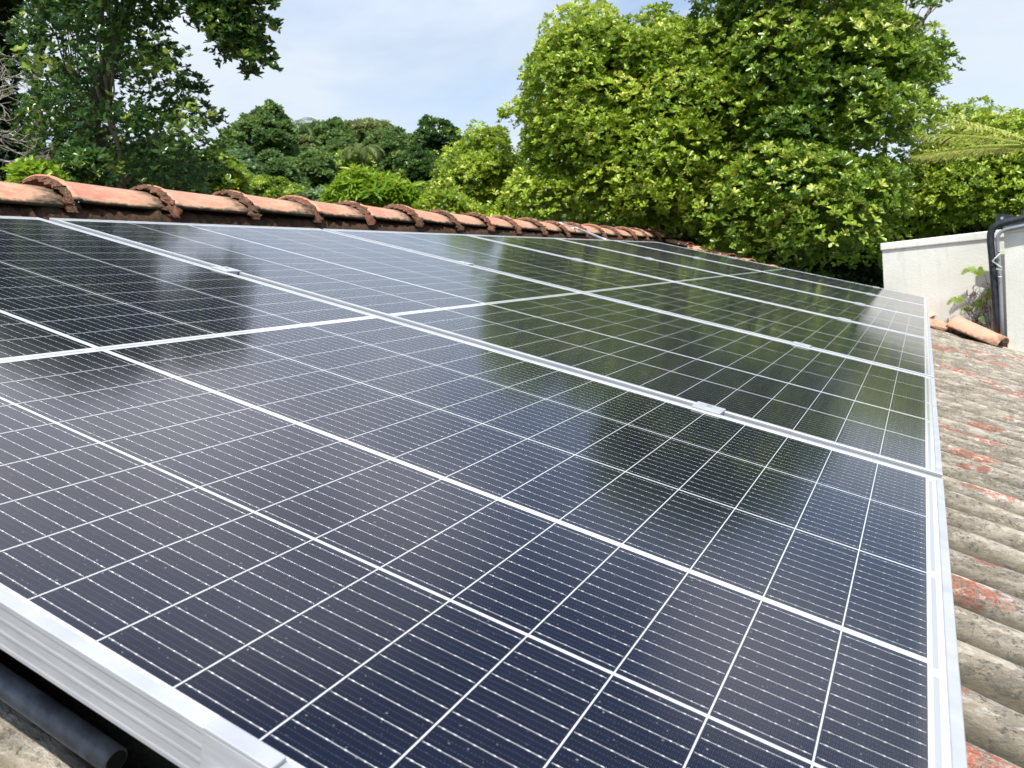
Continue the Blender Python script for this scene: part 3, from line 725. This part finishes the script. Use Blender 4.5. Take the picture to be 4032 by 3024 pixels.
LF = dict(
    bright=mat_leaf('bright_green_leaf', (.13, .23, .018), (.36, .50, .040), (.58, .66, .13), trans=.28, rough=.36),
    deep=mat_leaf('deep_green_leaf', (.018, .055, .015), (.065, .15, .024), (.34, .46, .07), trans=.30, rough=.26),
    mid=mat_leaf('mid_green_leaf', (.06, .14, .016), (.27, .41, .036), (.56, .64, .13), trans=.26, rough=.30),
    far=mat_leaf('far_green_leaf', (.070, .145, .035), (.125, .23, .050), (.21, .30, .07), trans=.3, rough=.6),
    olive=mat_leaf('olive_green_leaf', (.12, .18, .05), (.19, .25, .07), (.28, .32, .12), trans=.3, rough=.6),
    pale=mat_leaf('pale_feathery_leaf', (.09, .18, .07), (.17, .29, .11), (.30, .40, .18), trans=.32, rough=.45),
    lime=mat_leaf('lime_leaf', (.14, .28, .012), (.24, .40, .02), (.38, .50, .05), trans=.4),
    frond=mat_leaf('palm_leaflet', (.40, .50, .10), (.55, .60, .16), (.70, .58, .18), trans=.4),
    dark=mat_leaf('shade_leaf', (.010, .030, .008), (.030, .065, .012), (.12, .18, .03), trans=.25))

# big bright tree (centre right)
tree('broadleaf_tree', 'big bright green tree with dense leaf rosettes, left half of the large trees at right', 'tree', 'large trees beyond the roof',
     [(2120, 940), (2010, 760), (2060, 600), (1990, 440), (2050, 360), (2080, 250), (2170, 150), (2210, 80), (2330, 35), (2400, 90), (2470, 95), (2540, 30), (2680, 20), (2740, 110), (2900, 130), (3120, 260), (3200, 420), (3160, 620), (3220, 800), (3100, 1010), (2600, 1000)],
     12.2, 2.5, 205, .56, 160, .072, .50, 7, LF['bright'], 1, trunk=(2560, 1000), tr_r=.17, nlimb=12, front=.72, minr=.72, holes=[(2735, 60, 95, 80), (2430, 60, 50, 70), (2180, 700, 40, 50)])
tree('broadleaf_tree', 'taller dark green tree with lit tips, cut off by the top of the view', 'tree', 'large trees beyond the roof',
     [(2800, 1080), (2760, 800), (2900, 400), (2800, 130), (2720, -60), (2780, -260), (3000, -400), (3300, -380), (3550, -200), (3740, 0), (3590, 80), (3560, 165), (3700, 130), (3770, 220), (3700, 290), (3720, 350), (3640, 430), (3640, 520), (3560, 800), (3420, 1150)],
     11.5, 2.4, 190, .54, 130, .078, .48, 7, LF['mid'], 2, trunk=(2900, 1020), holes=[(2960, 350, 60, 45), (3560, 600, 70, 50), (2960, 780, 70, 45), (3260, 420, 45, 60)], tr_r=.17, nlimb=14, front=.65, minr=.72)
tree('broadleaf_tree', 'lower bright green tree behind the palm frond at the right border', 'tree', 'large trees beyond the roof',
     [(3560, 960), (3560, 700), (3660, 430), (3740, 405), (3830, 420), (3930, 420), (3960, 460), (4150, 460), (4400, 600), (4400, 960), (4100, 1000)],
     13.0, 1.7, 90, .54, 135, .074, .46, 7, LF['bright'], 3, trunk=(4000, 960), tr_r=.12, nlimb=8)
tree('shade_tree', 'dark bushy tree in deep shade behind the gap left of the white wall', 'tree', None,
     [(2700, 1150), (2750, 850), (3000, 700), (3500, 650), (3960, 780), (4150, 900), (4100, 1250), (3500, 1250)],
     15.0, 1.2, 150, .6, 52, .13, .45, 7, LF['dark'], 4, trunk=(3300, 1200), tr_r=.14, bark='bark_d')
# middle trees
tree('round_tree', 'rounded yellow green tree left of the big bright tree', 'tree', None,
     [(1640, 900), (1660, 770), (1740, 660), (1790, 560), (1860, 500), (1930, 490), (2010, 540), (2060, 600), (2110, 700), (2200, 900)],
     13.5, 1.3, 110, .40, 84, .070, .44, 7, LF['bright'], 5, trunk=(1900, 900), tr_r=.10)
tree('mango_bush', 'lime green bush with long drooping leaves just above the ridge', 'bush', None,
     [(1290, 850), (1300, 760), (1370, 690), (1420, 680), (1510, 705), (1600, 730), (1680, 800), (1700, 860)],
     11.0, .6, 42, .26, 34, .17, .22, 8, LF['lime'], 6, trunk=(1480, 860), tr_r=.04, shape='lance', droop=.5, nlimb=6)
tree('leafy_shrub', 'yellow green shrub tips between the drooping bush and the big tree', 'bush', None,
     [(1620, 880), (1660, 790), (1760, 770), (1900, 830), (2080, 860), (2080, 930)],
     10.5, .4, 34, .24, 34, .10, .40, 7, LF['bright'], 7, trunk=(1850, 900), tr_r=.03, nlimb=5)
# far hill trees: (poly, depth, material, label)
far_trees = [
    ([(900, 640), (905, 540), (960, 470), (1040, 430), (1065, 405), (1120, 450), (1150, 520), (1170, 640)], 33, 'far', 'tall rounded dark tree with bare pale limbs, left end of the hill skyline'),
    ([(1140, 620), (1165, 520), (1230, 495), (1330, 480), (1390, 520), (1400, 640)], 46, 'far', 'low rounded tree on the hill skyline, right of the tall dark one'),
    ([(1330, 610), (1345, 500), (1430, 478), (1520, 490), (1560, 560), (1540, 640)], 50, 'olive', 'broad olive green tree in the middle of the hill skyline'),
    ([(1450, 700), (1450, 560), (1540, 500), (1590, 540), (1620, 620), (1600, 720)], 36, 'far', 'dark green tree below the olive one, right of the hanging palm'),
    ([(1600, 640), (1640, 520), (1680, 470), (1760, 475), (1800, 540), (1840, 620), (1800, 700), (1640, 700)], 32, 'deep', 'dark dense tree at the right end of the hill skyline'),
    ([(1540, 820), (1560, 650), (1640, 610), (1760, 620), (1800, 720), (1780, 820)], 26, 'deep', 'dark tree standing under the right end of the hill skyline'),
    ([(1000, 760), (1000, 640), (1060, 600), (1160, 640), (1200, 720), (1200, 800)], 27, 'far', 'bluish green bushy tree below the tall dark tree'),
    ([(1160, 800), (1160, 650), (1240, 580), (1310, 640), (1330, 760), (1320, 840)], 29, 'far', 'feathery green tree in the middle of the hillside'),
    ([(1280, 760), (1300, 620), (1400, 580), (1480, 640), (1480, 780)], 34, 'mid', 'mid green tree above the drooping lime bush'),
    ([(930, 860), (930, 740), (1020, 700), (1120, 720), (1220, 760), (1260, 860)], 20, 'mid', 'olive green shrub row just above the ridge, left of the lime bush'),
    ([(860, 800), (880, 640), (960, 580), (1010, 640), (1010, 800)], 24, 'pale', 'pale feathery tree at the foot of the hill beside the left tree'),
    ([(1020, 640), (1060, 560), (1150, 540), (1240, 560), (1260, 680), (1100, 720)], 38, 'olive', 'olive green tree filling the hillside under the low rounded skyline tree'),
    ([(1230, 720), (1240, 590), (1330, 550), (1400, 570), (1420, 660), (1400, 740)], 42, 'far', 'blue green tree behind the hanging palm'),
    ([(1500, 640), (1530, 570), (1600, 540), (1680, 560), (1700, 660), (1600, 700)], 44, 'far', 'tree closing the gap between the olive tree and the dark dense tree'),
    ([(840, 700), (850, 560), (900, 520), (960, 540), (980, 640), (960, 720)], 30, 'far', 'green tree at the left foot of the hill, half behind the left tree'),
    ([(1780, 760), (1790, 640), (1850, 580), (1920, 600), (1960, 700), (1940, 800)], 30, 'far', 'blue green tree glimpsed behind the rounded yellow green tree'),
    ([(1180, 880), (1190, 780), (1260, 740), (1320, 790), (1340, 880)], 18, 'pale', 'pale green shrub left of the drooping lime bush')]
for i, (poly, D, mt, lab) in enumerate(far_trees):
    sc_ = D / 30.0; cxm = float(np.mean([p[0] for p in poly])); ym = float(np.max([p[1] for p in poly]))
    a_px = (max(p[0] for p in poly) - min(p[0] for p in poly)) * (ym - min(p[1] for p in poly))
    ncl = int(max(40, a_px / 650)); rcl = 30 / F * D
    tree('hill_tree', lab, 'tree', 'trees on the far hillside', poly, D, 2.0 * sc_, ncl, rcl, 44, .17 * sc_ + .01, .5, 6, LF[mt], 40 + i, trunk=(cxm, ym), tr_r=.16 * sc_, nlimb=5, esc=90., mar=.25, wisp=.9)
# hanging-leaf palm on the hillside
def palm(name, label, cw_, R_, nf, seed, mat, drp=1.0, leafl=.5, base_z=None, az0=0, azr=6.28, parentless=True, elev=(.2, 1.1)):
    rg = np.random.default_rng(seed); gz = ground_z(cw_[0], cw_[1]) if base_z is None else base_z
    root = empty(name, (cw_[0], cw_[1], gz)); tag(root, label, 'palm'); base = np.array([cw_[0], cw_[1], gz])
    mb = MB(); mb.sweep([base, base * [1, 1, 0] + [0, 0, (gz + cw_[2]) / 2], cw_], [R_ * .07, R_ * .05, R_ * .045], 9)
    o = mb.build('trunk', MT['bark'], root, True); o.location = -Vector(base)
    for f_ in range(nf):
        az = az0 + (f_ + rg.uniform(-.3, .3)) / nf * azr; el = rg.uniform(*elev); hd = np.array([math.cos(az), math.sin(az), 0])
        pts = []; n_ = 14; p = np.array(cw_, float)
        for i in range(n_):
            t = i / (n_ - 1); e = el - drp * 1.6 * t; p = p + (hd * math.cos(e) + np.array([0, 0, math.sin(e)])) * R_ / n_; pts.append(p.copy())
        mb = MB(); mb.sweep(pts, np.linspace(R_ * .014, R_ * .003, n_), 5); side = np.cross(hd, [0, 0, 1])
        V, Fc, tn = list(mb.v), list(mb.f), [.2] * len(mb.v)
        for i in range(1, n_ * 3):
            t = i / (n_ * 3); k = t * (n_ - 1); i0 = min(int(k), n_ - 2); q = pts[i0] + (pts[i0 + 1] - pts[i0]) * (k - i0); tg = norm(pts[i0 + 1] - pts[i0])
            ll = leafl * math.sin(math.pi * min(.97, .12 + .85 * t)) ** .6
            for s_ in (-1, 1):
                d = norm(side * s_ * .8 + tg * .75 + np.array([0, 0, -.25]) + rg.normal(0, .08, 3)); wv = norm(np.cross(d, [0, 0, 1])) * ll * .035; b0 = len(V)
                V += [tuple(q), tuple(q + d * ll * .5 + wv + [0, 0, -.02 * ll]), tuple(q + d * ll + [0, 0, -.22 * ll]), tuple(q + d * ll * .5 - wv + [0, 0, -.02 * ll])]
                Fc.append([b0, b0 + 1, b0 + 2, b0 + 3]); tn += [float(rg.uniform(0, 1))] * 4
        me = bpy.data.meshes.new('frond'); me.from_pydata([tuple(np.array(v) - base) for v in V], [], Fc)
        a = me.attributes.new('tint', 'FLOAT', 'POINT'); a.data.foreach_set('value', np.array(tn, np.float32)); link('frond', me, mat, root)
    return root
palm('palm_tree', 'small palm with hanging pale fronds in the middle of the hillside', at(1425, 600, 31), 1.15, 11, 71, LF['olive'], 1.5, .4, elev=(.3, 1.2))
palm('palm_tree', 'dark feathery palm top poking over the hill skyline', at(1165, 495, 42), 1.3, 9, 72, LF['far'], 1.0, .5)
palm('palm_tree', 'palm whose yellowish fronds reach in from the right border over the lower tree', at(4090, 580, 8.6), 1.25, 7, 73, LF['frond'], .20, .27, az0=2.5, azr=1.6, elev=(.22, .50))

# left tree: trunk, leaning limb, open crown, overhanging bough
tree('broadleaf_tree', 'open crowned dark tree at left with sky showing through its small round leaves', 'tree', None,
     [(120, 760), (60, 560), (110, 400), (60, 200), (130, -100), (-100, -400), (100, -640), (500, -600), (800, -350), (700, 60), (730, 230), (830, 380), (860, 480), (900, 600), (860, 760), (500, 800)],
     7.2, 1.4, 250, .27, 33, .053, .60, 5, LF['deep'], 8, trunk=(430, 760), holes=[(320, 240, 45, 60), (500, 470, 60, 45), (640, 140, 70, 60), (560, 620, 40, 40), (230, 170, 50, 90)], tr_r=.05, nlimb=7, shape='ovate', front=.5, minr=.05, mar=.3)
tree('overhanging_branch', 'leafy bough of the left tree hanging into the sky at top left', 'tree branch', None,
     [(690, -40), (760, 130), (840, 200), (900, 280), (990, 310), (1060, 290), (1110, 220), (1110, 130), (1090, 60), (1100, -150), (900, -260), (700, -200)],
     6.6, .45, 62, .20, 34, .068, .56, 6, LF['deep'], 9, trunk=(600, -300), tr_r=.02, nlimb=0, shape='ovate', minr=.2) if False else None
def bough():
    rg = np.random.default_rng(9)
    poly = [(690, -60), (770, 110), (850, 190), (900, 270), (990, 300), (1060, 285), (1105, 210), (1100, 120), (1085, 60), (1100, -150), (900, -260), (700, -200)]
    pos, ax, tint, C_ = crown_points(poly, 6.6, .5, 90, .19, 24, rg, minr=.05, esc=120., mar=.3)
    root = None
    o = [x for x in bpy.data.objects if x.get('label', '').startswith('open crowned dark tree')][0]; base = np.array(o.matrix_world.translation)
    me = leaf_mesh('bough', pos - base, ax, .058, .60, 5, rg, tint=tint, shape='ovate'); b = link('bough', me, LF['deep'], o); b['label'] = 'bough hanging into the sky at top left'
    mb = MB(); pts = limb(mb, at(330, 560, 7.2), at(620, -330, 6.9), .085, .05, rg, 9, .03, 9)
    pts = limb(mb, at(560, -130, 6.9), at(980, 60, 6.6), .04, .012, rg, 8, .05, 7)
    for i in rg.permutation(len(C_))[:16]: limb(mb, pts[rg.integers(3, 8)], C_[i], .010, .003, rg, 4, .1, 5)
    limb(mb, at(230, 800, 7.3), at(430, 500, 7.2), .07, .05, rg, 5, .05, 8)
    q = mb.build('limb', MT['bark_d'], o, True); q.location = -Vector(base)
bough()
# pale straight trunk at far left with its own dark crown
rg = np.random.default_rng(21)
bx = at(150, 720, 8.0); gz = ground_z(bx[0], bx[1]); root = empty('slender_tree', (bx[0], bx[1], gz)); base = np.array([bx[0], bx[1], gz])
tag(root, 'slender tree with a straight pale mottled trunk at the left border', 'tree')
mb = MB(); mb.sweep([at(175, 1500, 8.0), at(172, 900, 8.0), at(165, 690, 8.0), at(150, 540, 8.0), at(143, 400, 8.0), at(152, 250, 8.0), at(160, 100, 8.0), at(165, -60, 8.0), at(175, -400, 8.0)], [.10, .09, .085, .062, .052, .048, .046, .044, .03], 12)
limb(mb, at(170, 660, 8.0), at(290, 400, 8.1), .05, .02, rg, 7, .05); o = mb.build('trunk', MT['bark'], root, True); o.location = -Vector(base)
pos, ax, tint, C_ = crown_points([(-300, 860), (-300, -560), (0, -600), (110, -400), (95, 0), (120, 200), (60, 330), (100, 480), (150, 600), (190, 860)], 8.6, .7, 150, .34, 40, rg, minr=.2)
me = leaf_mesh('crown', pos - base, ax, .10, .4, 6, rg, tint=tint, shape='lance', droop=.5); link('crown', me, LF['dark'], root)
# small bright shoots above the first tiles
for (poly, D, lab, mt, sd, ll) in (([(90, 720), (100, 690), (130, 670), (160, 690), (190, 700), (210, 740)], 5.2, 'small bright green shoots just above the first ridge tile', 'lime', 31, .07),
                               ([(250, 760), (270, 600), (330, 560), (380, 640), (420, 760)], 5.6, 'loose shrub with glossy green leaves standing behind the first tiles', 'deep', 32, .055),
                               ([(430, 800), (440, 640), (560, 590), (640, 560), (760, 640), (780, 820)], 9.0, 'feathery blue green shrub under the open crowned left tree', 'pale', 33, .11),
                               ([(700, 850), (720, 660), (850, 600), (960, 680), (960, 850)], 10.5, 'bushy green shrub right of the feathery shrub', 'mid', 34, .10)):
    tree('shrub', lab, 'bush', 'shrubs behind the ridge at left', poly, D, .35 * D / 6, int((22 if D < 6 else 40) * D / 6), .10 * D / 5.2, 18 if D < 6 else 26, ll, .5, 6, LF[mt], sd, trunk=((poly[0][0] + poly[-1][0]) / 2, 760), tr_r=.02, nlimb=6, esc=70.)
# dead twigs at the left border
rg = np.random.default_rng(55)
mb = MB()
def twig(p, d, L_, r, depth):
    pts = [p]; q = p.copy(); n_ = 7; dd = d.copy()
    for i in range(n_):
        dd = norm(dd + rg.normal(0, .22, 3) + np.array([0, 0, .05])); q = q + dd * L_ / n_; pts.append(q.copy())
        if depth and rg.uniform() < .5: twig(q, norm(dd + rg.normal(0, .7, 3)), L_ * rg.uniform(.4, .75), r * .6, depth - 1)
    mb.sweep(pts, np.linspace(r, r * .45, n_ + 1), 5)
for i in range(13):
    yy_ = rg.uniform(180, 640); a_ = at(-140, yy_, 6.3); b_ = at(120, yy_ + rg.uniform(-120, 60), 6.2)
    twig(a_, norm(b_ - a_), .42 * rg.uniform(.7, 1.2), .0075, 2)
twig(at(-140, 900, 6.3), norm(at(-135, 300, 6.3) - at(-140, 900, 6.3)), 1.5, .02, 0)
tag(mb.build('dead_shrub', MT['twig'], None, True), 'tangle of bare grey dead twigs at the left border', 'dead shrub')

# ferns and dry stalks against the parapet wall
def fern(pts, wid, mat, label, seed, stalk_px=()):
    rg = np.random.default_rng(seed); Wp = [vplane(x, y, P0 - Nn * d, Hd) for x, y, d in pts]
    root = empty('fern', tuple(Wp[0])); tag(root, label, 'fern', 'ferns growing against the white wall'); base = Wp[0]
    # resample
    seg = []; 
    for i in range(len(Wp) - 1):
        for t in np.linspace(0, 1, 9)[:-1]: seg.append(Wp[i] * (1 - t) + Wp[i + 1] * t)
    seg.append(Wp[-1]); mb = MB(); mb.sweep([s - base for s in seg], .0018, 5); mb.build('stalk', MT['dryfern'], root, True)
    V = []; Fc = []; tn = []; s0 = int(len(seg) * .45); n_ = len(seg) - s0
    for i in range(s0, len(seg) - 1):
        for sub in (0, .5):
            q = seg[i] * (1 - sub) + seg[i + 1] * sub; tg = norm(seg[i + 1] - seg[i]); t = (i + sub - s0) / n_; l = wid * (1 - t * .75) * (.5 + min(.5, t * 3))
            for s_ in (-1, 1):
                sd = norm(np.cross(tg, -Nn * .6 + np.array([0, 0, .3]))) * s_; d = norm(sd + tg * .25 + np.array([0, 0, -.35]) + rg.normal(0, .08, 3)); wv = tg * l * .13; b0 = len(V)
                V += [tuple(q - base), tuple(q + d * l * .5 + wv - base), tuple(q + d * l - base), tuple(q + d * l * .5 - wv - base)]; Fc.append([b0, b0 + 1, b0 + 2, b0 + 3]); tn += [float(rg.uniform(0, 1))] * 4
    me = bpy.data.meshes.new('frond'); me.from_pydata(V, [], Fc); a = me.attributes.new('tint', 'FLOAT', 'POINT'); a.data.foreach_set('value', np.array(tn, np.float32)); link('frond', me, mat, root)
fern([(3880, 1230, .02), (3892, 1140, .05), (3880, 1085, .08), (3845, 1060, .10), (3810, 1058, .12), (3786, 1080, .13)], .05, LF['lime'], 'fern frond arching highest across the white wall', 81)
fern([(3850, 1275, .02), (3822, 1215, .05), (3800, 1185, .07), (3770, 1176, .09), (3745, 1180, .10), (3730, 1200, .11)], .042, LF['lime'], 'short fern frond low on the wall, farthest left', 82)
fern([(3850, 1275, .02), (3830, 1235, .05), (3815, 1218, .07), (3798, 1212, .08), (3782, 1222, .09)], .032, LF['lime'], 'smallest fern frond, right under the farthest left one', 83)
fern([(3895, 1280, .02), (3890, 1220, .06), (3870, 1195, .09), (3845, 1190, .10), (3830, 1205, .11)], .05, LF['lime'], 'fern frond curling among the dry stalks', 84)
fern([(3900, 1290, .02), (3902, 1200, .05), (3896, 1170, .06), (3890, 1150, .07), (3900, 1135, .08)], .045, LF['lime'], 'upright fern frond close beside the black pipe', 85)
fern([(3900, 1290, .02), (3896, 1265, .06), (3880, 1250, .10), (3865, 1245, .12), (3870, 1262, .13), (3890, 1275, .13)], .045, LF['pale'], 'pale fern frond hanging low beside the black pipe', 86)
rg = np.random.default_rng(91); mb = MB()
for i in range(62):
    c0 = np.array([rg.uniform(3820, 3902), rg.uniform(1130, 1290)])
    if c0[0] < 3985 - .45 * (c0[1] - 900): pass
    if c0[0] + (1290 - c0[1]) * -.35 < 3800 - 40: continue
    pts = []; p = c0.copy(); a_ = rg.uniform(0, 6.28); 
    for k in range(7): p = p + 7 * np.array([math.cos(a_), math.sin(a_)]); a_ += rg.normal(.45, .35); pts.append(vplane(p[0], min(p[1], 1310), P0 - Nn * rg.uniform(.02, .07), Hd))
    mb.sweep(pts, .0022, 4)
tag(mb.build('dry_stalks', MT['dryfern'], None, True), 'tangle of curled dry brown fern stalks at the foot of the white wall', 'dead plant', kind='stuff')
